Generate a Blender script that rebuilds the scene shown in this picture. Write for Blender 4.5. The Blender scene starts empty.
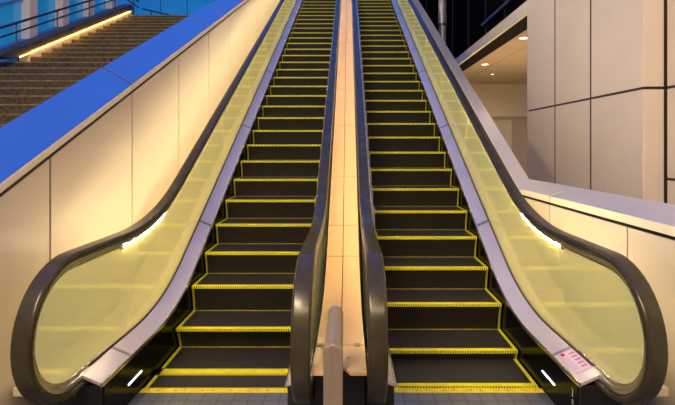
import bpy, math, random
from mathutils import Vector
random.seed(7)
SC = bpy.context.scene
COL = SC.collection
T30 = math.tan(math.radians(30.0))
F = 452.0
EYE = 1.8
CX = 0.045                       # camera x; the middle between the two escalators is x = 0


def R(x):                        # sideways distance from the lens -> world x
    return x + CX


# ------------------------------------------------------------------ materials
def mat(name, color=(.8, .8, .8), rough=.5, metal=0.0, spec=.5, coat=0.0, emit=None, estr=1.0):
    m = bpy.data.materials.new(name)
    m.use_nodes = True
    b = m.node_tree.nodes['Principled BSDF']
    b.inputs['Base Color'].default_value = (*color, 1)
    b.inputs['Roughness'].default_value = rough
    b.inputs['Metallic'].default_value = metal
    b.inputs['Specular IOR Level'].default_value = spec
    b.inputs['Coat Weight'].default_value = coat
    b.inputs['Coat Roughness'].default_value = .05
    if emit:
        b.inputs['Emission Color'].default_value = (*emit, 1)
        b.inputs['Emission Strength'].default_value = estr
    return m


def nodes(m):
    return m.node_tree.nodes, m.node_tree.links, m.node_tree.nodes['Principled BSDF']


def noise_tint(m, scale=6.0, lo=.86, hi=1.06, detail=4, stretch=(1, 1, 1), bump=0.0, rvar=0.0):
    """mottle the base colour (wear, grain) with object-space noise"""
    n, l, b = nodes(m)
    tc = n.new('ShaderNodeTexCoord')
    mp = n.new('ShaderNodeMapping')
    mp.inputs['Scale'].default_value = stretch
    nz = n.new('ShaderNodeTexNoise')
    nz.inputs['Scale'].default_value = scale
    nz.inputs['Detail'].default_value = detail
    mr = n.new('ShaderNodeMapRange')
    mr.inputs['From Min'].default_value = .3
    mr.inputs['From Max'].default_value = .7
    mr.inputs['To Min'].default_value = lo
    mr.inputs['To Max'].default_value = hi
    mx = n.new('ShaderNodeMix')
    mx.data_type = 'RGBA'
    mx.blend_type = 'MULTIPLY'
    mx.inputs['Factor'].default_value = 1
    mx.inputs['A'].default_value = b.inputs['Base Color'].default_value[:]
    l.new(tc.outputs['Object'], mp.inputs['Vector'])
    l.new(mp.outputs['Vector'], nz.inputs['Vector'])
    l.new(nz.outputs['Fac'], mr.inputs['Value'])
    cc = n.new('ShaderNodeCombineColor')
    for k in ('Red', 'Green', 'Blue'):
        l.new(mr.outputs['Result'], cc.inputs[k])
    l.new(cc.outputs['Color'], mx.inputs['B'])
    l.new(mx.outputs['Result'], b.inputs['Base Color'])
    if bump:
        bp = n.new('ShaderNodeBump')
        bp.inputs['Strength'].default_value = bump
        bp.inputs['Distance'].default_value = .01
        l.new(nz.outputs['Fac'], bp.inputs['Height'])
        l.new(bp.outputs['Normal'], b.inputs['Normal'])
    if rvar:
        r0 = b.inputs['Roughness'].default_value
        m2 = n.new('ShaderNodeMapRange')
        m2.inputs['From Min'].default_value = .3
        m2.inputs['From Max'].default_value = .7
        m2.inputs['To Min'].default_value = max(.02, r0 - rvar)
        m2.inputs['To Max'].default_value = r0 + rvar
        l.new(nz.outputs['Fac'], m2.inputs['Value'])
        l.new(m2.outputs['Result'], b.inputs['Roughness'])
    return m


def stripes(m, axis, pitch, dark, light, duty=.5, bump=.4):
    """cleats: fine parallel ribs along one object axis"""
    n, l, b = nodes(m)
    tc = n.new('ShaderNodeTexCoord')
    sp = n.new('ShaderNodeSeparateXYZ')
    l.new(tc.outputs['Object'], sp.inputs['Vector'])
    dv = n.new('ShaderNodeMath'); dv.operation = 'DIVIDE'; dv.inputs[1].default_value = pitch
    l.new(sp.outputs[axis], dv.inputs[0])
    fr = n.new('ShaderNodeMath'); fr.operation = 'FRACT'
    l.new(dv.outputs[0], fr.inputs[0])
    gt = n.new('ShaderNodeMath'); gt.operation = 'GREATER_THAN'; gt.inputs[1].default_value = duty
    l.new(fr.outputs[0], gt.inputs[0])
    mx = n.new('ShaderNodeMix'); mx.data_type = 'RGBA'
    mx.inputs['A'].default_value = (*dark, 1)
    mx.inputs['B'].default_value = (*light, 1)
    l.new(gt.outputs[0], mx.inputs['Factor'])
    l.new(mx.outputs['Result'], b.inputs['Base Color'])
    if bump:
        bp = n.new('ShaderNodeBump')
        bp.inputs['Strength'].default_value = bump
        bp.inputs['Distance'].default_value = .004
        l.new(gt.outputs[0], bp.inputs['Height'])
        l.new(bp.outputs['Normal'], b.inputs['Normal'])
    return m


M = {}
M['panel'] = noise_tint(mat('cream_metal_panel', (.70, .60, .48), .38, 0, .5), 1.3, .95, 1.03, 3, rvar=.04)
M['coping'] = noise_tint(mat('brushed_coping_metal', (.74, .78, .88), .15, 1.0), 2, .97, 1.02, 2)
M['coping_sheen'] = noise_tint(mat('sky_sheen_coping', (.70, .69, .78), .32, .5), 2, .97, 1.02, 2)  # same metal as the other coping; sky sheen put into the colour
M['fascia'] = mat('coping_fascia', (.84, .74, .58), .35)
M['backing'] = mat('dark_joint_backing', (.05, .035, .025), .7)
M['core'] = noise_tint(mat('wall_core_concrete', (.32, .29, .27), .8), 3)
M['glass'] = None
M['rubber'] = noise_tint(mat('handrail_rubber', (.046, .038, .020), .26, 0, .40, .10), 8, .8, 1.2, 2)
M['steel'] = noise_tint(mat('polished_steel', (.82, .77, .68), .30, 1.0), 40, .93, 1.04, 2)
M['deck'] = noise_tint(mat('satin_deck_steel', (.74, .65, .66), .34, .55), 3, .95, 1.03, 2)
M['jointstrip'] = mat('deck_joint_strip', (.34, .29, .27), .35, .8)
M['trimsteel'] = noise_tint(mat('bright_trim_steel', (.85, .78, .66), .22, 1.0), 20, .95, 1.03, 2)
M['skirt'] = noise_tint(mat('black_gloss_skirt', (.004, .004, .004), .2, 0, .10), 5, .8, 1.3, 2)
M['black'] = noise_tint(mat('black_box_paint', (.008, .008, .008), .4), 5, .8, 1.2, 2)
M['tread'] = stripes(mat('ribbed_tread', (.03, .027, .025), .42, .2), 'X', .0105, (.010, .0095, .009), (.060, .050, .046), .45)
M['riser'] = stripes(mat('ribbed_riser', (.02, .018, .015), .45, .2), 'X', .0105, (.004, .004, .003), (.026, .021, .013), .5)
M['yellow'] = noise_tint(mat('safety_yellow', (.88, .82, .02), .45), 14, .82, 1.05, 3)
M['yteeth'] = stripes(mat('notched_safety_yellow', (.7, .5, .01), .45), 'X', .021, (.030, .024, .004), (.85, .79, .02), .42, .3)
M['ydull'] = noise_tint(mat('dull_yellow_line', (.46, .40, .03), .5), 14, .7, 1.1, 3)  # duller yellow for the rear lines and riser sides
M['comb'] = noise_tint(mat('comb_yellow', (.92, .74, .03), .4), 20, .8, 1.05, 4)
M['stone'] = noise_tint(mat('brown_granite_step', (.080, .058, .022), .7), 22, .35, 1.75, 6, bump=.3)
M['edge_highlight'] = noise_tint(mat('yellow_edge_highlight', (.33, .22, .05), .45), 9, .5, 1.2, 4)  # yellow highlight along the stair edges, painted as a strip
M['tan'] = noise_tint(mat('divider_cover', (.74, .50, .25), .32, 0, .5, .15), 2.0, .95, 1.03, 3)
M['tandark'] = mat('divider_seam', (.20, .12, .06), .6)
M['post'] = noise_tint(mat('satin_post_steel', (.46, .37, .29), .36, .6), 30, .93, 1.05, 3, (1, 1, .05))
M['floor'] = noise_tint(mat('grey_granite_floor', (.10, .10, .105), .35), 40, .7, 1.25, 5)
M['baseboard'] = mat('grey_plinth_stone', (.22, .22, .25), .5)
M['purple'] = noise_tint(mat('dark_cladding', (.055, .045, .060), .5), 4, .85, 1.1, 3)
M['railmetal'] = mat('dark_rail_metal', (.06, .06, .08), .4, .7)
M['pane'] = noise_tint(mat('sky_tint_glow_glass', (.02, .30, .58), .12, .0, .9, emit=(.01, .16, .36), estr=.5), .9, .75, 1.15, 3)  # reflected sky put into the blue, plus an added glow
M['column'] = noise_tint(mat('cream_column_paint', (.78, .66, .56), .5), 3, .95, 1.03, 3)
M['sill'] = mat('blue_sill_metal', (.14, .26, .50), .4, .4)
M['led'] = mat('led_tube', (1, .8, .4), .5, emit=(1.0, .55, .07), estr=13)
M['strip'] = mat('balustrade_lamp', (1, .9, .6), .5, emit=(1.0, .78, .45), estr=115)
M['stripsoft'] = mat('inner_balustrade_lamp', (1, .9, .6), .5, emit=(1.0, .72, .34), estr=26)
M['skirtlamp'] = mat('comb_lamp', (1, 1, 1), .5, emit=(.80, .93, 1.0), estr=5)
M['downlamp'] = mat('downlight_lens', (1, .9, .7), .5, emit=(1.0, .80, .50), estr=4)
M['bpanel'] = noise_tint(mat('beige_building_panel', (.80, .68, .55), .42), 1.0, .95, 1.03, 3)
M['soffit'] = noise_tint(mat('soffit_board', (.46, .34, .20), .6), 1.2, .94, 1.04, 3)
M['soffitshade'] = mat('soffit_shadow_gap', (.012, .008, .005), .8, 0, .1)  # shade of the gap behind the canopy edge, painted near-black
M['fasciaband'] = mat('canopy_edge_metal', (.88, .76, .56), .4, 0)
M['porch'] = noise_tint(mat('porch_wall_paint', (.62, .50, .30), .7), 1.2, .96, 1.03, 3)
M['darkglass'] = noise_tint(mat('dark_curtain_glass', (.004, .004, .004), .6, 0, 0), .7, .7, 1.3, 3)
M['mullion'] = mat('dark_mullion', (.012, .012, .014), .5, .0, .1)
M['pole'] = mat('grey_pole_metal', (.36, .34, .38), .35, .6)
M['sticker'] = mat('sticker_paper', (.76, .62, .80), .5)
M['stickerred'] = mat('sticker_red_ink', (.42, .02, .10), .5)
M['stickerpink'] = mat('sticker_pink_ink', (.62, .18, .42), .5)
M['whiteink'] = mat('white_lettering', (.65, .63, .55), .5)
M['plaza'] = noise_tint(mat('plaza_paving', (.22, .22, .25), .6), 4)
M['white'] = mat('white_box_paint', (.75, .78, .8), .5)


def glass_mat(name, glow):
    m = bpy.data.materials.new(name)
    m.use_nodes = True
    n, l = m.node_tree.nodes, m.node_tree.links
    n.clear()
    out = n.new('ShaderNodeOutputMaterial')
    tr = n.new('ShaderNodeBsdfTransparent'); tr.inputs['Color'].default_value = (1, 1, .82, 1)
    gl = n.new('ShaderNodeBsdfGlossy'); gl.inputs['Color'].default_value = (.97, .93, .62, 1); gl.inputs['Roughness'].default_value = .03
    df = n.new('ShaderNodeBsdfDiffuse'); df.inputs['Color'].default_value = (.93, .89, .48, 1)
    tl = n.new('ShaderNodeBsdfTranslucent'); tl.inputs['Color'].default_value = (.93, .89, .48, 1)
    a = n.new('ShaderNodeMixShader'); a.inputs[0].default_value = .5
    l.new(df.outputs[0], a.inputs[1]); l.new(tl.outputs[0], a.inputs[2])
    em = n.new('ShaderNodeEmission')                       # glow added to the glass; lamps alone leave the panels dark
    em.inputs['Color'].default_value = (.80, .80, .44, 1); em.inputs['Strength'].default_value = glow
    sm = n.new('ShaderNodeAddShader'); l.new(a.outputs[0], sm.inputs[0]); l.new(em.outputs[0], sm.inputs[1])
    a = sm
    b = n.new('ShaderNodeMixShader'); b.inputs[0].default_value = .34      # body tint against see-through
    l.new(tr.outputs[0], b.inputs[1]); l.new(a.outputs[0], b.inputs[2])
    lw = n.new('ShaderNodeFresnel'); lw.inputs['IOR'].default_value = 1.5
    ad = n.new('ShaderNodeMath'); ad.operation = 'MULTIPLY_ADD'; ad.inputs[1].default_value = .65; ad.inputs[2].default_value = .08
    ad.use_clamp = True
    l.new(lw.outputs[0], ad.inputs[0])
    c = n.new('ShaderNodeMixShader')
    l.new(ad.outputs[0], c.inputs[0]); l.new(b.outputs[0], c.inputs[1]); l.new(gl.outputs[0], c.inputs[2])
    l.new(c.outputs[0], out.inputs['Surface'])
    return m


M['glass'] = glass_mat('added_glow_glass', .48)
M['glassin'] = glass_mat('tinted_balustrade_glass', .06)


def landing_mat():
    m = mat('landing_plate_metal', (.23, .22, .23), .32, .75)
    n, l, b = nodes(m)
    tc = n.new('ShaderNodeTexCoord')
    br = n.new('ShaderNodeTexBrick')
    br.offset = 0
    br.inputs['Color1'].default_value = (.32, .32, .36, 1)
    br.inputs['Color2'].default_value = (.29, .29, .32, 1)
    br.inputs['Mortar'].default_value = (.20, .20, .22, 1)
    br.inputs['Scale'].default_value = 1
    br.inputs['Brick Width'].default_value = .11
    br.inputs['Row Height'].default_value = .11
    br.inputs['Mortar Size'].default_value = .005
    l.new(tc.outputs['Object'], br.inputs['Vector'])
    l.new(br.outputs['Color'], b.inputs['Base Color'])
    return m


M['landing'] = landing_mat()


# ------------------------------------------------------------------ mesh helpers
class MB:
    def __init__(self):
        self.v, self.f, self.mi, self.cur = [], [], [], 0

    def add(self, vs, fs):
        o = len(self.v)
        self.v += [tuple(p) for p in vs]
        self.f += [tuple(i + o for i in f) for f in fs]
        self.mi += [self.cur] * len(fs)

    def box(self, x0, x1, y0, y1, z0, z1):
        if x0 > x1: x0, x1 = x1, x0
        self.add([(x0, y0, z0), (x1, y0, z0), (x1, y1, z0), (x0, y1, z0), (x0, y0, z1), (x1, y0, z1), (x1, y1, z1), (x0, y1, z1)],
                 [(3, 2, 1, 0), (4, 5, 6, 7), (0, 1, 5, 4), (1, 2, 6, 5), (2, 3, 7, 6), (3, 0, 4, 7)])

    def hexa(self, a, b):
        """two matching quads a, b (4 points each)"""
        self.add(list(a) + list(b), [(3, 2, 1, 0), (4, 5, 6, 7), (0, 1, 5, 4), (1, 2, 6, 5), (2, 3, 7, 6), (3, 0, 4, 7)])

    def prism_x(self, poly, x0, x1):
        """outline in (y, z) pushed through x"""
        n = len(poly)
        vs = [(x0, y, z) for y, z in poly] + [(x1, y, z) for y, z in poly]
        fs = [tuple(range(n))[::-1], tuple(range(n, 2 * n))]
        for i in range(n):
            j = (i + 1) % n
            fs.append((i, j, n + j, n + i))
        self.add(vs, fs)

    def ribbon(self, top, bot, x0, x1):
        """solid strip between two equally long (y, z) polylines"""
        n = len(top)
        vs = []
        for x in (x0, x1):
            vs += [(x, y, z) for y, z in top] + [(x, y, z) for y, z in bot]
        fs = []
        for i in range(n - 1):
            fs.append((i, i + 1, n + i + 1, n + i))
            fs.append((2 * n + n + i, 2 * n + n + i + 1, 2 * n + i + 1, 2 * n + i))
            fs.append((2 * n + i, 2 * n + i + 1, i + 1, i))
            fs.append((n + i, n + i + 1, 3 * n + i + 1, 3 * n + i))
        fs.append((0, n, 3 * n, 2 * n))
        fs.append((n - 1, 3 * n - 1, 4 * n - 1, 2 * n - 1))
        self.add(vs, fs)

    def sheet(self, seg, xa, xb, rise, thick):
        """solid strip along (y, z) points, sloping up by rise from xa to xb"""
        vs = []
        for y, z in seg:
            vs += [(xa, y, z), (xb, y, z + rise), (xb, y, z + rise - thick), (xa, y, z - thick)]
        fs = [(0, 1, 2, 3), tuple(4 * (len(seg) - 1) + i for i in (3, 2, 1, 0))]
        for i in range(len(seg) - 1):
            for j in range(4):
                k = (j + 1) % 4
                fs.append((4 * i + j, 4 * i + k, 4 * i + 4 + k, 4 * i + 4 + j))
        self.add(vs, fs)

    def sweep(self, prof, path):
        """closed profile (x, n) along a (y, z) path; n points to the left normal of the path"""
        m, k = len(path), len(prof)
        vs = []
        for i in range(m):
            a, b = path[max(0, i - 1)], path[min(m - 1, i + 1)]
            d = Vector((b[0] - a[0], b[1] - a[1])).normalized()
            nx, nz = -d.y, d.x
            for (x, q) in prof:
                vs.append((x, path[i][0] + nx * q, path[i][1] + nz * q))
        fs = []
        for i in range(m - 1):
            for j in range(k):
                j2 = (j + 1) % k
                fs.append((i * k + j, i * k + j2, (i + 1) * k + j2, (i + 1) * k + j))
        fs.append(tuple(range(k))[::-1])
        fs.append(tuple((m - 1) * k + j for j in range(k)))
        self.add(vs, fs)

    def tube(self, p, q, r, n=12, r2=None):
        p, q = Vector(p), Vector(q)
        d = (q - p).normalized()
        u = d.orthogonal().normalized()
        w = d.cross(u)
        r2 = r if r2 is None else r2
        vs = []
        for c, rr in ((p, r), (q, r2)):
            for i in range(n):
                a = 2 * math.pi * i / n
                vs.append(c + (u * math.cos(a) + w * math.sin(a)) * rr)
        fs = [tuple(range(n))[::-1], tuple(range(n, 2 * n))] + [(i, (i + 1) % n, n + (i + 1) % n, n + i) for i in range(n)]
        self.add(vs, fs)

    def build(self, name, mats, parent=None, bevel=0, smooth=None, seg=2, origin=None):
        me = bpy.data.meshes.new(name)
        vs = self.v
        if origin:
            vs = [(x - origin[0], y - origin[1], z - origin[2]) for x, y, z in vs]
        me.from_pydata(vs, [], self.f)
        import bmesh
        bm = bmesh.new(); bm.from_mesh(me)
        bm.faces.ensure_lookup_table()
        for f, mi in zip(bm.faces, self.mi): f.material_index = mi
        bmesh.ops.recalc_face_normals(bm, faces=bm.faces)
        bm.to_mesh(me); bm.free()
        for m in (mats if isinstance(mats, (list, tuple)) else [mats]):
            me.materials.append(m)
        if smooth:
            me.polygons.foreach_set('use_smooth', [True] * len(me.polygons))
            me.set_sharp_from_angle(angle=math.radians(smooth))
        o = bpy.data.objects.new(name, me)
        COL.objects.link(o)
        if origin: o.location = origin
        if parent: o.parent = parent
        if bevel:
            b = o.modifiers.new('edge', 'BEVEL'); b.width = bevel; b.segments = seg; b.limit_method = 'ANGLE'
        return o


def tag(o, label=None, cat=None, group=None, kind=None):
    if label: o['label'] = label
    if cat: o['category'] = cat
    if group: o['group'] = group
    if kind: o['kind'] = kind
    return o


def empty(name, loc=(0, 0, 0)):
    o = bpy.data.objects.new(name, None)
    o.empty_display_size = .2
    o.location = loc
    COL.objects.link(o)
    return o


def fillet(pts, rad, n=14):
    out = [pts[0]]
    for i in range(1, len(pts) - 1):
        a, b, c = Vector(pts[i - 1]), Vector(pts[i]), Vector(pts[i + 1])
        u, w = (a - b).normalized(), (c - b).normalized()
        ang = u.angle(w)
        t = rad / math.tan(ang / 2)
        p0, p1 = b + u * t, b + w * t
        ctr = b + (u + w).normalized() * (rad / math.sin(ang / 2))
        a0 = math.atan2(p0.y - ctr.y, p0.x - ctr.x)
        a1 = math.atan2(p1.y - ctr.y, p1.x - ctr.x)
        da = (a1 - a0 + math.pi) % (2 * math.pi) - math.pi
        for k in range(n + 1):
            a_ = a0 + da * k / n
            out.append((ctr.x + rad * math.cos(a_), ctr.y + rad * math.sin(a_)))
    out.append(pts[-1])
    return out


def at_y(path, y):
    for (a, b) in zip(path, path[1:]):
        if a[0] <= y <= b[0]:
            return a[1] + (b[1] - a[1]) * (y - a[0]) / max(1e-9, b[0] - a[0])
    return path[-1][1]


def shift_path(path, d):
    out = []
    m = len(path)
    for i in range(m):
        a, b = path[max(0, i - 1)], path[min(m - 1, i + 1)]
        v = Vector((b[0] - a[0], b[1] - a[1])).normalized()
        out.append((path[i][0] - v.y * d, path[i][1] + v.x * d))
    return out


# ------------------------------------------------------------------ escalators
YT = 17.6                                         # where the built run ends, far above the frame


def plane(y, d=0.0):                              # line through the step noses, raised by d
    return -2.087 + d + T30 * y


def bent(z0, d, y0, rad, y1=YT):
    yc = (z0 + 2.087 - d) / T30
    return fillet([(y0, z0), (yc, z0), (y1, plane(y1, d))], rad)


DECK = bent(.335, .085, 2.80, 1.95)
RUN = bent(1.165, .98, 2.73, 2.2)                   # top of the handrail
NC, NR = (2.73, .737), .428                         # newel centre, radius


def rail_path(off):
    """handrail line moved inward by off: from the return under the newel, round it and up"""
    p = [(3.10, NC[1] - NR + off), (2.95, NC[1] - NR + off)]
    n = 26
    for k in range(n + 1):
        a = -math.pi / 2 - math.pi * k / n
        p.append((NC[0] + (NR - off) * math.cos(a), NC[1] + (NR - off) * math.sin(a)))
    run = shift_path(RUN, -off)
    p += run[1:]
    return p


def rounded(w, h, r, x0=0, n0=0, k=4):
    pts = []
    for cx, cy, a0 in ((w / 2 - r, h / 2 - r, 0), (-w / 2 + r, h / 2 - r, 90), (-w / 2 + r, -h / 2 + r, 180), (w / 2 - r, -h / 2 + r, 270)):
        for i in range(k + 1):
            a = math.radians(a0 + 90 * i / k)
            pts.append((x0 + cx + r * math.cos(a), n0 + cy + r * math.sin(a)))
    return pts


def step_mesh(s, rise, band=.04):
    """one step with its nose at the origin; s is the side (+1 / -1)"""
    xa, xb = .352 * s, 1.474 * s
    DEP = .447 if rise > .05 else .48
    m = MB()
    # riser curve
    rz = max(.06, rise + .03)
    rec = .03 if .05 < rise < .15 else .09 if .05 < rise < .225 else .055
    cur = [(rec * math.sin(min(1, t) * math.pi / 2) * (1 if rise > .05 else .15), -rz * t) for t in [0, .15, .3, .5, .75, 1]]
    m.cur = 0
    m.prism_x([(.0, 0), (DEP, 0), (DEP, -.03), (.06, -.03)], xa, xb)
    m.cur = 1
    poly = [(y + .0, z - .0005) for y, z in cur]
    m.prism_x(poly + [(cur[-1][0] + .012, -rz), (cur[-1][0] + .014, -rz * .5), (.059, -.031)], xa, xb)
    o = m
    y = MB()
    e = .0025
    lo, hi = min(xa, xb), max(xa, xb)
    y.cur = 0
    y.box(lo, hi, -.004, band, -.012, e)                              # nose band on the tread
    for q in (lo, hi - .028):
        y.box(q, q + .028, .040, DEP, -.004, e)                      # side bands
    y.cur = 1
    if band > .05: y.box(lo, hi, -.03, -.0045, -.012, e)
    y.box(lo, hi, -.0055, .012, -.024, -.0)                          # notched front of the band
    y.cur = 2
    y.box(lo + .02, hi - .02, DEP - .012, DEP, -.004, e)                   # rear line
    y.cur = 2
    if rise > .05:
        for q in (lo, hi - .018):
            top = [(a[0] - .004, a[1]) for a in cur]
            bot = [(a[0] + .004, a[1]) for a in cur]
            y.ribbon(top, bot, q, q + .018)
    return o, y


def make_escalator(s, phase, label):
    root = empty('escalator', (0, 3.0, 0))
    tag(root, label, 'escalator')
    inv = Vector((0, -3.0, 0))

    def part(mb, name, m, parent=None, **kw):
        o = mb.build(name, m, parent or root, **kw)
        if parent is None: o.location = Vector(o.location) + inv
        return o

    # steps
    k, y0, lastz, proto = 0, .4 * (8.98 + phase), None, None
    y = y0 - .4
    zprev = 0
    while y < YT - .5:
        p = plane(y)
        z = max(0.0, p - .022 if p < .3 else p)
        rise = z - zprev
        if rise > .2 and proto is not None:
            st = proto[0].copy(); bd = proto[1].copy()
            COL.objects.link(st); COL.objects.link(bd)
            st.parent = root; bd.parent = st
        else:
            a, b = step_mesh(s, rise, .075 if rise < .05 and y > 3.5 else .04)
            st = a.build('step', [M['tread'], M['riser']], root)
            bd = b.build('yellow_border', [M['yellow'], M['yteeth'], M['ydull']], st)
            if rise > .225: proto = (st, bd)
        st.location = (0, y - 3.0, z)
        zprev = z
        y += .4

    ins, out = .335, 1.487
    # skirts
    ys = [2.84 + .1 * i for i in range(int((YT - 2.84) / .1) + 1)]
    for (x, d) in ((out, .008), (ins, -.008)):
        mb = MB()
        mb.ribbon([(q, at_y(DECK, q) - .012) for q in ys], [(q, max(0, plane(q)) - .34 if q > 3.3 else -.05) for q in ys], s * x, s * (x + d))
        sk = part(mb, 'skirt_panel', M['skirt'])
        if x == out: outer_skirt = sk
    # decks + bright edge trim
    joints = [2.80, 3.18, 5.06, 7.1, 9.2, 11.3, 13.4, 15.5, YT]
    for (x0, x1, nm) in ((1.487, 1.625, 'o'), (.208, .335, 'i')):
        for a, b in zip(joints, joints[1:]):
            seg = [(a + .002, at_y(DECK, a + .002))] + [q for q in DECK if a + .02 < q[0] < b - .02] + [(b - .002, at_y(DECK, b - .002))]
            mb = MB()
            xi, xo, tl = (x0, x1, .06) if nm == 'o' else (x1, x0, .04)
            mb.sheet(seg, s * xi, s * xo, tl, .022)
            dk = part(mb, 'deck_cover', M['deck'], bevel=.003)
            if nm == 'o' and a == 3.18: sticker_deck = dk
            if nm == 'o' and a == 2.80: end_deck = dk
            tx = x0 if nm == 'o' else x1
            if b < YT:
                jm = MB()
                js_ = [(b - .016, at_y(DECK, b - .016) + .0015), (b + .016, at_y(DECK, b + .016) + .0015)]
                jm.sheet(js_, s * xi, s * xo, tl, .002)
                part(jm, 'joint_strip', M['jointstrip'], dk)
            t = MB()
            t.sweep(rounded(.016, .030, .006, s * (tx - .004 if nm == 'o' else tx + .004), -.012, 3), seg)
            tr = part(t, 'edge_trim', M['trimsteel'], dk, smooth=40)
    # black boxes under the lower ends of the decks
    for (x0, x1) in ((1.492, 1.76), (.155, .33)):
        mb = MB()
        mb.box(s * x0, s * x1, 2.815, 3.35, 0.002, .312)
        part(mb, 'newel_base', M['black'], bevel=.004)
    # glass, cut square to the slope
    for gx in (1.633, .200):
        top = rail_path(.080)
        cuts = [4.71 + 1.6 * i for i in range(9)]
        tline = shift_path(RUN, -.080)

        def cut_pts(yb):                            # foot on the deck, head under the rail
            zb = at_y(DECK, yb) - .03
            h = (at_y(tline, yb) - zb) * math.cos(math.radians(30))
            return (yb, zb), (yb - h * .5, zb + h * math.cos(math.radians(30)))
        f0, h0 = cut_pts(cuts[0])
        loop = [p for p in top if not (p[0] > h0[0] and p[1] > .5)]
        # newel pane: round the newel, along the rail, down the cut, back along the deck
        foot = [p for p in DECK if 2.9 < p[0] < f0[0] - .03]
        poly = loop + [h0, f0] + [(p, z - .03) for p, z in foot[::-1]]
        mb = MB(); mb.prism_x(poly, s * (gx - .005), s * (gx + .005))
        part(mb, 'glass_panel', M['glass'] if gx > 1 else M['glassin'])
        mb = MB()
        sd = s * (1 if gx > 1 else -1)
        gseg = [q for q in DECK if q[0] > 2.9]
        gseg = [(2.9, at_y(DECK, 2.9))] + gseg
        gx0 = gx - .0135 if gx > 1 else gx + .0135
        mb.ribbon([(q[0], q[1] + (.068 if gx > 1 else .048)) for q in gseg], [(q[0], q[1] - .03) for q in gseg], s * (gx0 - .006), s * (gx0 + .006))
        part(mb, 'glass_gasket', M['backing'])
        for c0, c1 in zip(cuts, cuts[1:]):
            if c1 > YT: break
            fa, ha = cut_pts(c0 + .003); fb, hb = cut_pts(c1 - .003)
            mb = MB(); mb.prism_x([fa, ha, hb, fb], s * (gx - .005), s * (gx + .005))
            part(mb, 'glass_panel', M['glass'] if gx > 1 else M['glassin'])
        # guide rail under the handrail, handrail, lamp strip
        mb = MB()
        mb.sweep(rounded(.064, .042, .010, s * gx, 0, 3), rail_path(.060))
        gd = part(mb, 'guide_rail', M['steel'], smooth=35)
        mb = MB()
        mb.sweep(rounded(.030, .022, .006, s * gx, 0, 3), rail_path(.092))
        part(mb, 'edge_profile', M['trimsteel'], gd, smooth=35)
        mb = MB()
        mb.sweep(rounded(.078, .008, .003, s * gx, 0, 2), rail_path(.046))
        part(mb, 'shadow_gap', M['backing'], gd)
        mb = MB()
        w = .105
        mb.sweep(rounded(w, .042, .018, s * gx, 0, 5), rail_path(.021))
        part(mb, 'handrail', M['rubber'], smooth=35)
        lp = shift_path(RUN, -.104)
        lp = [q for q in lp if q[0] > 3.28]
        mb = MB()
        io = s * (1 if gx > 1 else -1)                      # away from the steps
        mb.sweep(rounded(.009, .009, .003, s * gx + io * .0135, 0, 1), lp)
        mb.sweep(rounded(.009, .009, .003, s * gx - io * .0135, 0, 1), [q for q in lp if q[0] < 4.15])
        part(mb, 'lamp_strip', M['strip'] if gx > 1 else M['stripsoft'])
        mb = MB()
        for dx in (.014, -.014):
            mb.box(s * gx + dx - .008, s * gx + dx + .008, lp[0][0] - .05, lp[0][0] - .004, lp[0][1] - .016, lp[0][1] + .012)
        part(mb, 'lamp_end_clip', M['steel'], bevel=.003)
    # outer cladding between the balustrade and the wall
    mb = MB()
    seg = [(q[0], q[1] - .03) for q in DECK]
    mb.ribbon(seg, [(p_, z_ - .05) for p_, z_ in seg], s * 1.65, s * 2.03)
    part(mb, 'outer_cover', M['panel'])
    # dark truss casing under the run
    mb = MB()
    ty = [2.86, 3.3, 3.62] + [3.7 + .5 * i for i in range(28)]
    ty = [q for q in ty if q < YT] + [YT]
    mb.ribbon([(q, max(-.0, plane(q)) - .45) for q in ty], [(q, max(-.0, plane(q)) - .75) for q in ty], s * .155, s * 2.02)
    part(mb, 'truss_casing', M['black'])
    for (a_, b_) in ((.19, .21), (1.640, 1.655)):
        mb = MB()
        mb.ribbon([(q, at_y(DECK, q) - .032) for q in ty], [(q, max(0, plane(q)) - .45) for q in ty], s * a_, s * b_)
        part(mb, 'side_casing', M['black'])
    # comb plate and landing plate
    mb = MB()
    mb.box(s * .345, s * 1.48, 3.298, 3.350, .004, .012)
    cp = part(mb, 'comb_plate', M['comb'], bevel=.002)
    mb = MB()
    for i in range(56):
        x = .355 + i * .02
        mb.box(s * x, s * (x + .009), 3.345, 3.366, .002, .010)
    part(mb, 'comb_tooth_row', M['comb'], cp)
    mb = MB()
    for i in range(11):
        x = .42 + i * .1 + (.03 if i % 2 else 0)
        mb.tube((s * x, 3.322, .011), (s * x, 3.322, .0135), .005, 8)
    part(mb, 'screw_row', M['backing'], cp)
    mb = MB(); mb.box(s * .336, s * 1.486, 2.30, 3.297, .001, .008)
    part(mb, 'landing_plate', M['landing'])
    # comb light on each skirt
    for (x, d) in ((out, -1), (ins, 1)):
        mb = MB()
        mb.box(s * x, s * (x + d * .006), 3.15, 3.35, .136, .146)
        part(mb, 'comb_light', M['skirtlamp'], bevel=.002)
    return root, end_deck, sticker_deck, outer_skirt


eL, dL, d2L, skL = make_escalator(-1, 0.0, 'escalator beside the blue-capped wall and stone stairs, tinted glass sides and yellow-edged steps')
eR, dR, d2R, skR = make_escalator(1, .53, 'escalator beside the beige panelled building, pink caution sticker on its lower deck, yellow-edged steps')

# sticker on the lower deck
st = MB()
zd = .3365 + .0


def tz(x): return .3362 + .06 * (x - 1.487) / .138


def flat(mb, x0, x1, y0, y1, z):
    za, zb = tz(x0) + z - zd, tz(x1) + z - zd
    h = .0008
    mb.hexa([(x0, y0, za), (x1, y0, zb), (x1, y1, zb), (x0, y1, za)], [(x0, y0, za + h), (x1, y0, zb + h), (x1, y1, zb + h), (x0, y1, za + h)])


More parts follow.
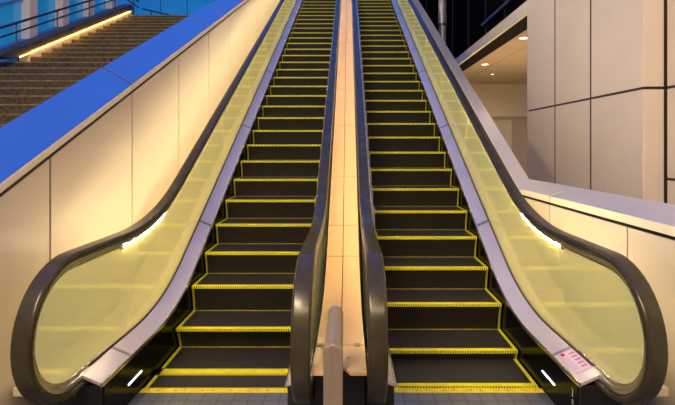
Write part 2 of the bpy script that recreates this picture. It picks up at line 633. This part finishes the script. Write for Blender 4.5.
sy0, sy1, sx0, sx1 = 2.89, 3.165, 1.505, 1.618
st.cur = 0; flat(st, sx0, sx1, sy0, sy1, zd)
st.cur = 2
for (a, b, c, d) in ((sx0 + .006, sx1 - .006, sy0 + .005, sy0 + .008), (sx0 + .006, sx1 - .006, sy1 - .009, sy1 - .006),
                     (sx0 + .006, sx0 + .009, sy0 + .005, sy1 - .006), (sx1 - .009, sx1 - .006, sy0 + .005, sy1 - .006)):
    flat(st, a, b, c, d, zd + .0009)
st.cur = 1
st.tube((sx0 + .030, sy1 - .034, tz(sx0 + .03) - .004), (sx0 + .030, sy1 - .034, tz(sx0 + .03) + .006), .016, 16)
for i in range(5):                                  # large red characters along the sticker
    cy = sy1 - .050 - i * .043
    cx = sx0 + .078
    for (a, b, c, d) in ((-.018, .018, -.001, .0025), (-.002, .002, -.010, .010), (-.016, .016, .007, .010), (-.014, -.010, -.011, .008 if i % 2 else -.002), (.010, .015, -.014, .003 if i % 2 else .012)):
        flat(st, cx + a, cx + b, cy + c, cy + d, zd + .0009)
st.cur = 2
for r in range(3):
    for i in range(9):
        y_ = sy1 - .075 - i * .019
        flat(st, sx0 + .016 + r * .010, sx0 + .022 + r * .010, y_, y_ + .008, zd + .0009)
o = st.build('caution_sticker', [M['sticker'], M['stickerred'], M['stickerpink']], dR)
o['label'] = 'pink and red caution sticker'
# small white lettering running up the skirt near the end
tx = MB()
sx = 1.4862
def seg_bar(y0, z0, y1, z1, w=.004):
    tx.hexa([(sx, y0 - w, z0), (sx, y0 + w, z0), (sx, y1 + w, z1), (sx, y1 - w, z1)], [(sx - .001, y0 - w, z0), (sx - .001, y0 + w, z0), (sx - .001, y1 + w, z1), (sx - .001, y1 - w, z1)])
for i, zc in enumerate((.085, .125, .165)):
    n = 10
    for q in range(n):
        a, b = 2 * math.pi * q / n, 2 * math.pi * (q + 1) / n
        for r0 in (.011,):
            y0, z0, y1, z1 = 2.90 + r0 * math.cos(a), zc + .016 * math.sin(a), 2.90 + r0 * math.cos(b), zc + .016 * math.sin(b)
            tx.hexa([(sx, y0, z0), (sx, y1, z1), (sx, 2.90 + (y1 - 2.90) * .6, zc + (z1 - zc) * .7), (sx, 2.90 + (y0 - 2.90) * .6, zc + (z0 - zc) * .7)],
                    [(sx - .001, y0, z0), (sx - .001, y1, z1), (sx - .001, 2.90 + (y1 - 2.90) * .6, zc + (z1 - zc) * .7), (sx - .001, 2.90 + (y0 - 2.90) * .6, zc + (z0 - zc) * .7)])
seg_bar(2.905, .195, 2.895, .245)
seg_bar(2.895, .240, 2.915, .248)
o = tx.build('white_lettering', M['whiteink'], skR)

# ------------------------------------------------------------------ cover between the escalators
dv = empty('divider_cover', (0, 2.4, 0))
tag(dv, 'long tan panelled cover running up between the two escalators', 'divider')
DIV = bent(.62, .60, 2.36, 1.9)
djs = [2.69, 4.01, 4.38] + [5.11 + 1.1 * i for i in range(12)]
W = .143
for half in (-1, 1):
    x0, x1 = .0035 * half, W * half
    # front flap with a bevelled corner towards the post
    fl = MB()
    a = [(x0, 2.45), (half * .06, 2.36), (x1, 2.36), (x1, 2.687), (x0, 2.687)]
    if half < 0: a = [(x0, 2.45), (-.05, 2.45), (-.05, 2.36), (x1, 2.36), (x1, 2.687), (x0, 2.687)]
    n = len(a)
    vs = [(x, y, .62) for x, y in a] + [(x, y, .606) for x, y in a]
    fl.add(vs, [tuple(range(n)), tuple(range(n, 2 * n))[::-1]] + [(i, (i + 1) % n, n + (i + 1) % n, n + i) for i in range(n)])
    p = fl.build('end_flap', M['tan'], dv); p.location = (0, -2.4, 0)
    for j0, j1 in zip(djs, djs[1:]):
        if j1 > YT: break
        j0_, j1_ = j0 + .006, j1 - .006
        seg = [(j0_, at_y(DIV, j0_))] + [q for q in DIV if j0_ + .02 < q[0] < j1_ - .02] + [(j1_, at_y(DIV, j1_))]
        mb = MB(); mb.ribbon(seg, [(p_, z_ - .015) for p_, z_ in seg], x0, x1)
        p = mb.build('cover_panel', M['tan'], dv); p.location = (0, -2.4, 0)
mb = MB()
seg = [(2.75, .60)] + [(q[0], q[1] - .02) for q in DIV if q[0] > 2.8]
mb.ribbon(seg, [(p_, z_ - .30) for p_, z_ in seg], -W + .004, W - .004)
p = mb.build('support_beam', M['black'], dv); p.location = (0, -2.4, 0)
for x in (-.122, .100):
    mb = MB(); mb.box(x - .016, x + .016, 2.672, 2.706, .619, .628)
    for q in (-.009, .009): mb.tube((x + q, 2.69, .628), (x + q, 2.69, .632), .005, 8)
    p = mb.build('hinge_clip', M['post'], dv, bevel=.002); p.location = (0, -2.4, 0)
mb = MB(); mb.hexa([(.035, 2.520, .6202), (.062, 2.530, .6202), (.062, 2.536, .6202), (.035, 2.526, .6202)], [(.035, 2.520, .6212), (.062, 2.530, .6212), (.062, 2.536, .6212), (.035, 2.526, .6212)])
p = mb.build('pull_slot', M['backing'], dv); p.location = (0, -2.4, 0)
mb = MB(); mb.box(-.14, .14, 2.55, 3.4, .002, .58)
p = mb.build('dark_void_box', M['black'], dv); p.location = (0, -2.4, 0)  # black box stands for the dark hollow under the cover

# guide post
gp = empty('guide_post', (-.018, 1.92, 0))
tag(gp, 'satin steel guide post with a rounded tube rail, standing between the escalator entrances', 'post')
mb = MB()
pf = [(-.041, 0), (.041, 0), (.041, .945), (.030, .958), (0, .972), (-.030, .958), (-.041, .945)]
n = len(pf)
mb.add([(x, -.02, z) for x, z in pf] + [(x, .035, z) for x, z in pf], [tuple(range(n)), tuple(range(n, 2 * n))[::-1]] + [(q, (q + 1) % n, n + (q + 1) % n, n + q) for q in range(n)])
mb.build('post_body', M['post'], gp, bevel=.006)
mb = MB()
path = [(.02, .935), (.37, .955)] + [(.37 + .075 * math.sin(a * math.pi / 16), .955 - .075 * (1 - math.cos(a * math.pi / 16))) for a in range(1, 9)] + [(.445, .80), (.445, .63)]
k = 16
prof = [(.037 * math.cos(2 * math.pi * i / k), .037 * math.sin(2 * math.pi * i / k)) for i in range(k)]
mb.sweep(prof, path)
mb.build('tube_rail', M['post'], gp, smooth=40)
mb = MB(); mb.box(-.07, .07, -.04, .06, 0.0, .012)
mb.build('foot_plate', M['post'], gp, bevel=.003)

# ------------------------------------------------------------------ parapet walls
XL, XR = R(-2.1), R(2.1)
SL = 225.0 / F                                     # slope of the stairs side


def lz(y, c): return EYE - c + SL * y


wl = empty('wall_left', (XL, 0, 0)); tag(wl, kind='structure')


def wpart(root, mb, name, m, **kw):
    p = mb.build(name, m, root, **kw)
    p.location = Vector(p.location) - root.location
    return p


YE = 17.0
js = [-.4] + [.77 + 1.21 * i for i in range(14)]
mb = MB()
mb.prism_x([(-.4, -.3), (YE, -.3), (YE, lz(YE, 1.60)), (-.4, lz(-.4, 1.60))], XL - .009, R(-2.36))
wpart(wl, mb, 'wall_core', M['backing'])
for a, b in zip(js, js[1:]):
    if b > YE: break
    mb = MB()
    a_, b_ = a + .009, b - .009
    mb.prism_x([(a_, -.1), (b_, -.1), (b_, lz(b_, 1.668)), (a_, lz(a_, 1.668))], XL, XL - .008)
    wpart(wl, mb, 'wall_panel', M['panel'], bevel=.002)
cj = [y for i, y in enumerate(js) if i % 2 == 0]
cj = [-.4] + [1.96 + 2.43 * i for i in range(7)]
for a, b in zip(cj, cj[1:]):
    if a > YE: break
    mb = MB()
    def sect(y):
        return [(XL + .006, y, lz(y, 1.632)), (XL + .006, y, lz(y, 1.574)), (R(-2.38), y, lz(y, 1.408)), (R(-2.38), y, lz(y, 1.56))]
    mb.hexa(sect(a + .013), sect(b - .013))
    cp = wpart(wl, mb, 'coping', M['coping'])
    if b < YE:
        mb = MB()
        q = [[(x, y, z - .004 if k in (1, 2) else z) for k, (x, y, z) in enumerate(sect(y_))] for y_ in (b - .012, b + .012)]
        q = [[(p[0], y_, p[2]) for p in r_] for r_, y_ in zip(q, (b - .012, b + .012))]
        mb.hexa(*q)
        wpart(wl, mb, 'coping_joint', M['backing'])
    mb = MB()
    mb.hexa([(XL + .008, a + .005, lz(a + .005, 1.632)), (XL + .008, a + .005, lz(a + .005, 1.578)), (XL + .0065, a + .005, lz(a + .005, 1.578)), (XL + .0065, a + .005, lz(a + .005, 1.632))],
            [(XL + .008, b - .005, lz(b - .005, 1.632)), (XL + .008, b - .005, lz(b - .005, 1.578)), (XL + .0065, b - .005, lz(b - .005, 1.578)), (XL + .0065, b - .005, lz(b - .005, 1.632))])
    wpart(wl, mb, 'coping_fascia', M['fascia'])

wr = empty('wall_right', (XR, 0, 0)); tag(wr, kind='structure')
YK = 5.55
ZC = 1.29


def rz_in(y): return max(ZC, plane(y, .170))
def rz_out(y): return max(ZC + .095, plane(y, .082))


rj = [3.40 - 1.31 * 4 + 1.31 * i for i in range(16)]
mb = MB()
mb.prism_x([(-1.8, -.3), (YE, -.3), (YE, rz_in(YE) - .09), (YK, ZC - .09), (-1.8, ZC - .09)], XR + .009, R(2.33))
wpart(wr, mb, 'wall_core', M['backing'])
for a, b in zip(rj, rj[1:]):
    if b > YE: break
    a_, b_ = a + .009, b - .009
    ys = [a_] + ([YK] if a_ < YK < b_ else []) + [b_]
    mb = MB()
    mb.prism_x([(a_, -.1), (b_, -.1)] + [(y, rz_in(y) - .094) for y in ys[::-1]], XR, XR + .008)
    wpart(wr, mb, 'wall_panel', M['panel'], bevel=.002)
rc = [-1.85, .76, 2.08 - 0.0, 4.69, 6.59, 8.6, 10.6, 12.6, 14.6, 16.6]
rc = [-1.85, .76 - .0, 4.69, 6.59, 8.6, 10.6, 12.6, 14.6, 16.6]
for a, b in zip(rc, rc[1:]):
    def sect(y, yo=None):
        yo = y if yo is None else yo
        return [(XR - .006, y, rz_in(y) - .065), (XR - .006, y, rz_in(y)), (R(2.35), yo, rz_out(yo)), (R(2.35), yo, rz_out(yo) - .15)]
    cuts = [(a + .010, a + .010)] + ([(5.555, 5.87)] if a < YK < b else []) + [(b - .010, b - .010)]
    mb = MB()
    for c0, c1 in zip(cuts, cuts[1:]):
        mb.hexa(sect(*c0), sect(*c1))
    wpart(wr, mb, 'coping', M['coping_sheen'])
    mb = MB()
    for c0, c1 in zip(cuts, cuts[1:]):
        q = []
        for y in (c0[0], c1[0]):
            q.append([(XR - .008, y, rz_in(y) - .065), (XR - .008, y, rz_in(y) - .004), (XR - .0065, y, rz_in(y) - .004), (XR - .0065, y, rz_in(y) - .065)])
        mb.hexa(*q)
    wpart(wr, mb, 'coping_fascia', M['fascia'])

mb = MB(); mb.box(XL, XL + .10, -1.6, 2.80, 0, .16)
tag(mb.build('baseboard_left', M['baseboard'], bevel=.004), kind='structure')
mb = MB(); mb.box(XR, XR - .10, -1.6, 2.80, 0, .10)
tag(mb.build('baseboard_right', M['baseboard'], bevel=.004), kind='structure')
mb = MB(); mb.box(-6.5, 6.5, -6.0, 3.3, -.25, 0)
tag(mb.build('floor', M['floor']), kind='structure')

# ------------------------------------------------------------------ stone stairs beyond the wall
sc = empty('staircase', (R(-4), 4.5, 0))
tag(sc, 'wide brown granite staircase rising beyond the blue-capped wall', 'stairs')
C0 = 2.487
run = .31
n0 = int((12.06 - 1.6) / run)
ystair = [12.06 - run * i for i in range(n0, -1, -1)]
for i, y in enumerate(ystair):
    z = lz(y, C0)
    zb = z - SL * run
    xl = R(-9.5) if y < 8.15 else R(-5.86)
    mb = MB()
    dep = run + .02 if i < n0 else .4
    mb.box(xl, R(-2.385), y, y + dep, max(0.0, zb - .25), z)
    s_ = wpart(sc, mb, 'step', M['stone'])
    mb = MB(); mb.box(xl, R(-2.385), y - .004, y + .03, z - .018, z + .002)
    nz = mb.build('edge_highlight', M['edge_highlight'], s_)

# side wall with its light strip and railing
sw = empty('stair_side_wall', (R(-5.9), 8, 0))
tag(sw, 'low dark wall edging the upper flight of the stone stairs under the rails', 'wall')
mb = MB(); mb.prism_x([(7.55, lz(7.55, 2.235)), (12.3, lz(12.3, 2.235)), (12.3, lz(12.3, 2.385)), (8.02, lz(8.02, 2.385)), (7.85, lz(7.85, 2.385))], R(-5.865), R(-6.12))
wpart(sw, mb, 'wall_body', M['purple'], bevel=.006)
mb = MB(); mb.prism_x([(8.39, lz(8.39, 2.388)), (12.3, lz(12.3, 2.388)), (12.3, lz(12.3, 2.7)), (8.39, lz(8.39, 2.7))], R(-5.875), R(-6.1))
wpart(sw, mb, 'glow_band', M['column'])  # pale colour stands for the wall band lit by the strip
for y in (8.6, 9.55, 10.5, 11.45):
    mb = MB(); mb.prism_x([(y, lz(y, 2.24)), (y + .02, lz(y + .02, 2.24)), (y + .02, lz(y + .02, 2.38)), (y, lz(y, 2.38))], R(-5.8635), R(-5.87))
    wpart(sw, mb, 'panel_joint', M['backing'])
mb = MB()
pth = [(8.05, lz(8.05, 2.405)), (12.15, lz(12.15, 2.405))]
mb.sweep(rounded(.016, .014, .003, R(-5.845), 0, 2), pth)
ls = mb.build('light_strip', M['led'])
tag(ls, 'glowing yellow light strip along the edge of the stone stairs', 'light')

rl = empty('stair_railing', (R(-5.9), 8, 3)); tag(rl, 'dark two-bar railing on the low wall beside the stairs', 'railing')
for c, r in ((1.82, .022), (1.985, .016)):
    mb = MB()
    mb.tube((R(-5.98), 6.9, lz(6.9, c)), (R(-5.98), 12.0, lz(12.0, c)), r, 10)
    mb.tube((R(-5.98), 12.0, lz(12.0, c)), (R(-5.98), 12.9, lz(12.0, c)), r, 10)
    wpart(rl, mb, 'rail', M['railmetal'], smooth=40)
for y in (7.0, 8.15, 9.3, 10.45, 11.6, 12.6):
    mb = MB()
    yy = min(y, 12.0)
    mb.tube((R(-5.98), y, lz(yy, 2.24)), (R(-5.98), y, lz(yy, 1.83)), .014, 8)
    wpart(rl, mb, 'post', M['railmetal'], smooth=40)

# glazed building along the stairs
gb = empty('glazed_building', (R(-6.8), 9, 0)); tag(gb, 'blue glazed building with cream columns rising beside the stone stairs', 'building')
y0, y1 = 8.38, 12.9
mb = MB(); mb.prism_x([(y0, lz(y0, 2.40) - 1), (y1, lz(y1, 2.40) - 1), (y1, lz(y1, 2.40)), (y0, lz(y0, 2.40))], R(-6.13), R(-6.75))
wpart(gb, mb, 'base_ledge', M['sill'])
cols = [9.30 + 1.08 * i for i in range(4)]
for y in cols:
    mb = MB()
    mb.prism_x([(y, lz(y, 2.40) - .05), (y + .25, lz(y + .25, 2.40) - .05), (y + .22, 10.5), (y + .03, 10.5)], R(-6.55), R(-6.78))
    wpart(gb, mb, 'column', M['column'], bevel=.01)
for a, b in zip(cols[:-1], cols[1:]):
    mb = MB()
    mb.prism_x([(a + .13, lz(a + .13, 2.40)), (b + .12, lz(b + .12, 2.40)), (b + .12, 10.5), (a + .13, 10.5)], R(-6.72), R(-6.74))
    p = wpart(gb, mb, 'window_pane', M['pane'])
mb = MB(); mb.prism_x([(8.38, lz(8.38, 2.40)), (9.43, lz(9.43, 2.40)), (9.43, 10.5), (8.38, 10.5)], R(-6.72), R(-6.74))
wpart(gb, mb, 'window_pane', M['pane'])
for zf in (1.62,):
    mb = MB()
    mb.prism_x([(y0, lz(y0, zf)), (y1, lz(y1, zf)), (y1, lz(y1, zf) + .05), (y0, lz(y0, zf) + .05)], R(-6.68), R(-6.72))
    wpart(gb, mb, 'transom', M['sill'])

# plaza at the head of the stairs
ZP = lz(12.06, C0)
mb = MB(); mb.box(R(-12), R(-2.39), 12.44, 24, ZP - .3, ZP)
tag(mb.build('floor_plaza', M['plaza']), kind='structure')
fb = empty('distant_building', (R(-8), 22, ZP)); tag(fb, 'distant blue glass frontage beyond the head of the stairs', 'building')
for i in range(8):
    mb = MB(); mb.box(R(-13) + i * 1.3, R(-13) + i * 1.3 + 1.24, 22, 22.05, ZP, ZP + 6)
    wpart(fb, mb, 'window_pane', M['pane'])
mb = MB(); mb.box(R(-13), R(-2.6), 21.9, 22.0, ZP + .62, ZP + .72)
wpart(fb, mb, 'sill_band', M['column'])
mb = MB(); mb.box(R(-13), R(-2.6), 22.06, 22.6, ZP, ZP + 6)
wpart(fb, mb, 'wall', M['sill'])
pr = empty('plaza_railing', (R(-5.2), 13.2, ZP)); tag(pr, 'dark metal barrier rail standing at the head of the stairs', 'railing')
mb = MB(); mb.tube((R(-6.0), 13.2, ZP + .52), (R(-4.9), 13.2, ZP + .26), .02, 8); mb.tube((R(-4.9), 13.2, ZP + .26), (R(-4.75), 13.2, ZP + .0), .02, 8)
wpart(pr, mb, 'rail', M['railmetal'], smooth=40)
for x, h in ((-5.75, .46), (-5.3, .36)):
    mb = MB(); mb.tube((R(x), 13.2, ZP), (R(x), 13.2, ZP + h), .02, 8)
    wpart(pr, mb, 'post', M['railmetal'], smooth=40)
for i, (x, y) in enumerate(((-5.35, 14.6), (-4.75, 14.3), (-4.35, 14.9))):
    b = empty('bollard', (R(x), y, ZP))
    tag(b, ['dark bollard with a rounded head beside the barrier rail on the plaza', 'middle one of the three dark bollards on the plaza', 'dark bollard closest to the white box on the plaza'][i], 'bollard', 'plaza bollards')
    mb = MB(); mb.tube((0, 0, 0), (0, 0, .26), .035, 12)
    mb.build('shaft', M['railmetal'], b, smooth=40)
    mb = MB()
    for k in range(4):
        a0, a1 = k * math.pi / 8, (k + 1) * math.pi / 8
        mb.tube((0, 0, .26 + .09 * math.sin(a0)), (0, 0, .26 + .09 * math.sin(a1)), .10 * math.cos(a0), 14, max(.004, .10 * math.cos(a1)))
    mb.build('head', M['railmetal'], b, smooth=60)
wb = empty('planter_box', (R(-4.45), 13.5, ZP)); tag(wb, 'small white box standing at the head of the stairs', 'box')
mb = MB(); mb.box(-.17, .17, -.1, .1, 0, .12)
mb.build('box_body', M['white'], wb, bevel=.01)
mb = MB(); mb.box(-.19, .19, -.12, .12, .12, .14)
mb.build('box_rim', M['white'], wb, bevel=.004)

# ------------------------------------------------------------------ beige panelled building
bb = empty('panelled_building', (R(3.7), 6, 0)); tag(bb, 'beige panelled building corner with dark horizontal and vertical joints', 'building')
XB = R(3.7)
yb = [5.69, 6.90, 8.09, 9.33]
zj = [-.5, 2.54, 5.2, 8.0]
mb = MB(); mb.box(XB + .010, XB + 2.2, 5.695, 9.29, -.5, 8)
wpart(bb, mb, 'wall_core', M['backing'])
g = .017
for k, (a, b) in enumerate(zip(yb, yb[1:])):
    for z0, z1 in zip(zj, zj[1:]):
        mb = MB(); mb.box(XB, XB + .009, a + (.026 if k else 0), b - .026, z0 + g, z1 - g)
        wpart(bb, mb, 'wall_panel', M['bpanel'], bevel=.003)
for z0, z1 in zip(zj, zj[1:]):
    mb = MB(); mb.box(XB, XB + .262, 5.665, 5.689, z0 + g, z1 - g)
    wpart(bb, mb, 'return_panel', M['bpanel'], bevel=.008)
XB2 = XB + .285
mb = MB(); mb.box(XB2 + .010, XB2 + 1.6, -1, 5.655, -.5, 8)
wpart(bb, mb, 'wall_core', M['backing'])
for a, b in zip([-1, .2, 1.4, 2.6, 3.9, 5.2], [.2, 1.4, 2.6, 3.9, 5.2, 5.66]):
    for z0, z1 in zip([-.5, 1.40, 2.54, 5.2], [1.40, 2.54, 5.2, 8.0]):
        mb = MB(); mb.box(XB2, XB2 + .009, a + g, b - g, z0 + g, z1 - g)
        wpart(bb, mb, 'wall_panel', M['bpanel'], bevel=.003)
mb = MB(); mb.box(XB, XB + 4.6, 9.30, 9.335, -.5, 8)
wpart(bb, mb, 'end_panel', M['bpanel'])

# canopy with downlights
ZS = EYE + 2.76
cn = empty('canopy', (XB, 10, ZS)); tag(cn, 'flat canopy with a light metal edge and tan soffit over the porch', 'canopy')
mb = MB(); mb.box(XB, XB + .06, 9.36, 26, ZS, ZS + .27)
wpart(cn, mb, 'edge_band', M['fasciaband'], bevel=.006)
mb = MB(); mb.box(XB + .06, XB + .50, 9.36, 26, ZS + .004, ZS + .25)
wpart(cn, mb, 'recess_shade', M['soffitshade'])
for x0, x1 in ((XB + .505, XB + 1.16), (XB + 1.175, XB + 4.6)):
    mb = MB(); mb.box(x0, x1, 9.36, 19.9, ZS + .0, ZS + .22)
    wpart(cn, mb, 'soffit', M['soffit'], bevel=.004)
for i, (x, y) in enumerate(((4.56, 15.05), (5.46, 17.1), (4.43, 11.4))):
    b = empty('downlight', (R(x), y, ZS)); tag(b, ['bright round downlight in the soffit midway along the canopy', 'faint small downlight deepest under the canopy near the porch wall', 'downlight in the soffit close against the beige building corner'][i], 'light', 'canopy downlights')
    r = (.13, .07, .13)[i]
    mb = MB(); mb.tube((0, 0, -.012), (0, 0, -.001), r * .8, 20)
    mb.build('lens', M['downlamp'], b)
    mb = MB()
    n = 20
    ring = []
    for q in range(n):
        a0, a1 = 2 * math.pi * q / n, 2 * math.pi * (q + 1) / n
        mb.hexa([(r * math.cos(a0), r * math.sin(a0), -.016), (r * math.cos(a1), r * math.sin(a1), -.016), (r * .82 * math.cos(a1), r * .82 * math.sin(a1), -.016), (r * .82 * math.cos(a0), r * .82 * math.sin(a0), -.016)],
                [(r * math.cos(a0), r * math.sin(a0), -.001), (r * math.cos(a1), r * math.sin(a1), -.001), (r * .82 * math.cos(a1), r * .82 * math.sin(a1), -.001), (r * .82 * math.cos(a0), r * .82 * math.sin(a0), -.001)])
    mb.build('trim_ring', M['fasciaband'], b)

# porch end wall and doorway
YP = 19.8
pw = MB()
pw.box(R(5.78), R(6.35), YP, YP + .2, -.5, ZS); pw.box(R(6.35), R(9.2), YP, YP + .2, 3.15, ZS)
pw.box(R(5.0), R(5.78), YP + .0, YP + .6, -.5, ZS)
o = pw.build('wall_back', M['porch']); tag(o, kind='structure')
dr = empty('door_1', (R(7), YP + .3, 0)); tag(dr, kind='structure')
mb = MB(); mb.box(R(6.35), R(7.3), YP + .35, YP + .4, -.5, 3.15)
wpart(dr, mb, 'door_leaf', M['porch'])
mb = MB(); mb.box(R(7.32), R(9.2), YP + .35, YP + .4, -.5, 3.15)
wpart(dr, mb, 'door_leaf', M['soffit'])
mb = MB(); mb.box(R(6.35), R(9.2), YP + .28, YP + .345, 3.02, 3.15)
wpart(dr, mb, 'door_frame', M['soffit'])
mb = MB(); mb.box(R(2.4), R(9), 9.0, 20.5, -.35, -.2)
tag(mb.build('floor_porch', M['plaza']), kind='structure')

# dark glass building above the canopy
dg = empty('dark_glass_building', (R(4.2), 12, ZS)); tag(dg, 'dark glass building above the canopy with thin mullions', 'building')
XD = R(4.3)
yy = [9.4, 10.8, 12.3, 14.0, 16.0, 18.4, 21.2, 24.5, 28.5, 33]
for a, b in zip(yy, yy[1:]):
    mb = MB(); mb.box(XD, XD + .04, a + .03, b - .03, ZS + .28, 14)
    wpart(dg, mb, 'window_pane', M['darkglass'])
    mb = MB(); mb.box(XD - .05, XD + .06, b - .03, b + .03, ZS + .28, 14)
    wpart(dg, mb, 'mullion', M['mullion'])
mb = MB(); mb.box(XD, XD + 3, 26.05, 33, -.5, 14)
wpart(dg, mb, 'wall', M['darkglass'])
mb = MB(); mb.box(XD + .1, XD + 3, 9.36, 26, ZS + .28, 14)
wpart(dg, mb, 'wall_core', M['mullion'])
mb = MB(); mb.box(XD - .12, XD - .02, 11.3, 14.2, ZS + 1.02, ZS + 1.10)
wpart(dg, mb, 'ledge', M['railmetal'])
pl = empty('steel_column', (R(3.05), 14.6, 0)); tag(pl, 'slender grey steel column standing before the dark glass building', 'column')
mb = MB(); mb.tube((0, 0, -.3), (0, 0, 5.7), .11, 20)
mb.build('shaft', M['pole'], pl, smooth=40)
mb = MB(); mb.tube((0, 0, 5.7), (0, 0, 5.78), .135, 20)
mb.build('collar', M['railmetal'], pl, smooth=40)
mb = MB(); mb.tube((0, 0, 5.78), (0, 0, 12), .125, 20)
mb.build('upper_shaft', M['pole'], pl, smooth=40)

# ------------------------------------------------------------------ dusk sky
w = bpy.data.worlds.new('dusk'); SC.world = w
w.use_nodes = True
n, l = w.node_tree.nodes, w.node_tree.links
bg = n['Background']
tc = n.new('ShaderNodeTexCoord'); sp = n.new('ShaderNodeSeparateXYZ')
rp = n.new('ShaderNodeValToRGB')
re_ = rp.color_ramp.elements
re_[0].position = 0; re_[0].color = (.02, .02, .025, 1)
re_[1].position = 1; re_[1].color = (.055, .16, .68, 1)
a_ = re_.new(.02); a_.color = (.10, .30, .70, 1)
b_ = re_.new(.55); b_.color = (.05, .18, .74, 1)
l.new(tc.outputs['Generated'], sp.inputs[0]); l.new(sp.outputs['Z'], rp.inputs[0]); l.new(rp.outputs[0], bg.inputs['Color'])
bg.inputs['Strength'].default_value = .95


def area(name, loc, target, sx, sy, power, color):
    d = bpy.data.lights.new(name, 'AREA')
    d.shape = 'RECTANGLE'; d.size = sx; d.size_y = sy; d.energy = power; d.color = color
    o = bpy.data.objects.new(name, d); COL.objects.link(o)
    o.location = loc
    o.rotation_euler = (Vector(target) - Vector(loc)).to_track_quat('-Z', 'Y').to_euler()
    return o


WARM = (1.0, .72, .42)
mb = MB(); mb.box(-7, 7, -6.3, -6.05, -.25, 6.5)
tag(mb.build('reflector_wall', M['panel']), kind='structure')  # added out of view so metal reflects a warm wall, not sky
mb = MB(); mb.box(-7, 7, -6.3, -1.2, 6.5, 6.7)
tag(mb.build('reflector_ceiling', M['panel']), kind='structure')  # added out of view, keeps open sky out of the reflections
area('warm_fill', (0, -3.5, 6.3), (0, -1.0, 1.5), 6, 2.0, 420, WARM)  # added warm fill behind the camera, no fixture modelled
area('warm_fill', (-2.0, -1.6, 6.2), (4.2, 8, 2.4), 2.5, 1.6, 620, (1.0, .78, .52))  # added fill aimed at the beige building
area('warm_fill', (6.5, 3.0, 9.5), (-1.5, 7, 1.5), 2.5, 2.5, 370, WARM)  # added fill aimed across at the left wall
area('porch_fill', (R(4.8), 13.5, .1), (R(5.0), 14.5, 5), 1.5, 5, 300, WARM)  # added fill hidden behind the parapet to brighten the soffit
for (x, y, e) in ((4.56, 15.05, 160), (5.46, 17.1, 120), (4.56, 11.4, 120)):
    d = bpy.data.lights.new('canopy_spot', 'SPOT'); d.energy = e; d.color = (1, .78, .45); d.spot_size = math.radians(150); d.spot_blend = .6; d.shadow_soft_size = .1
    o = bpy.data.objects.new('canopy_spot', d); COL.objects.link(o); o.location = (R(x), y, ZS - .05)

cam = bpy.data.cameras.new('camera')
cam.sensor_width = 36
cam.lens = F / 675 * 36
cam.shift_x = -10.5 / 675
cam.shift_y = -55.5 / 675
co = bpy.data.objects.new('camera', cam); COL.objects.link(co)
co.location = (CX, 0, EYE)
co.rotation_euler = (math.pi / 2, 0, 0)
SC.camera = co
SC.view_settings.view_transform = 'Standard'
SC.view_settings.look = 'None'
SC.view_settings.gamma = 1
SC.view_settings.exposure = 0
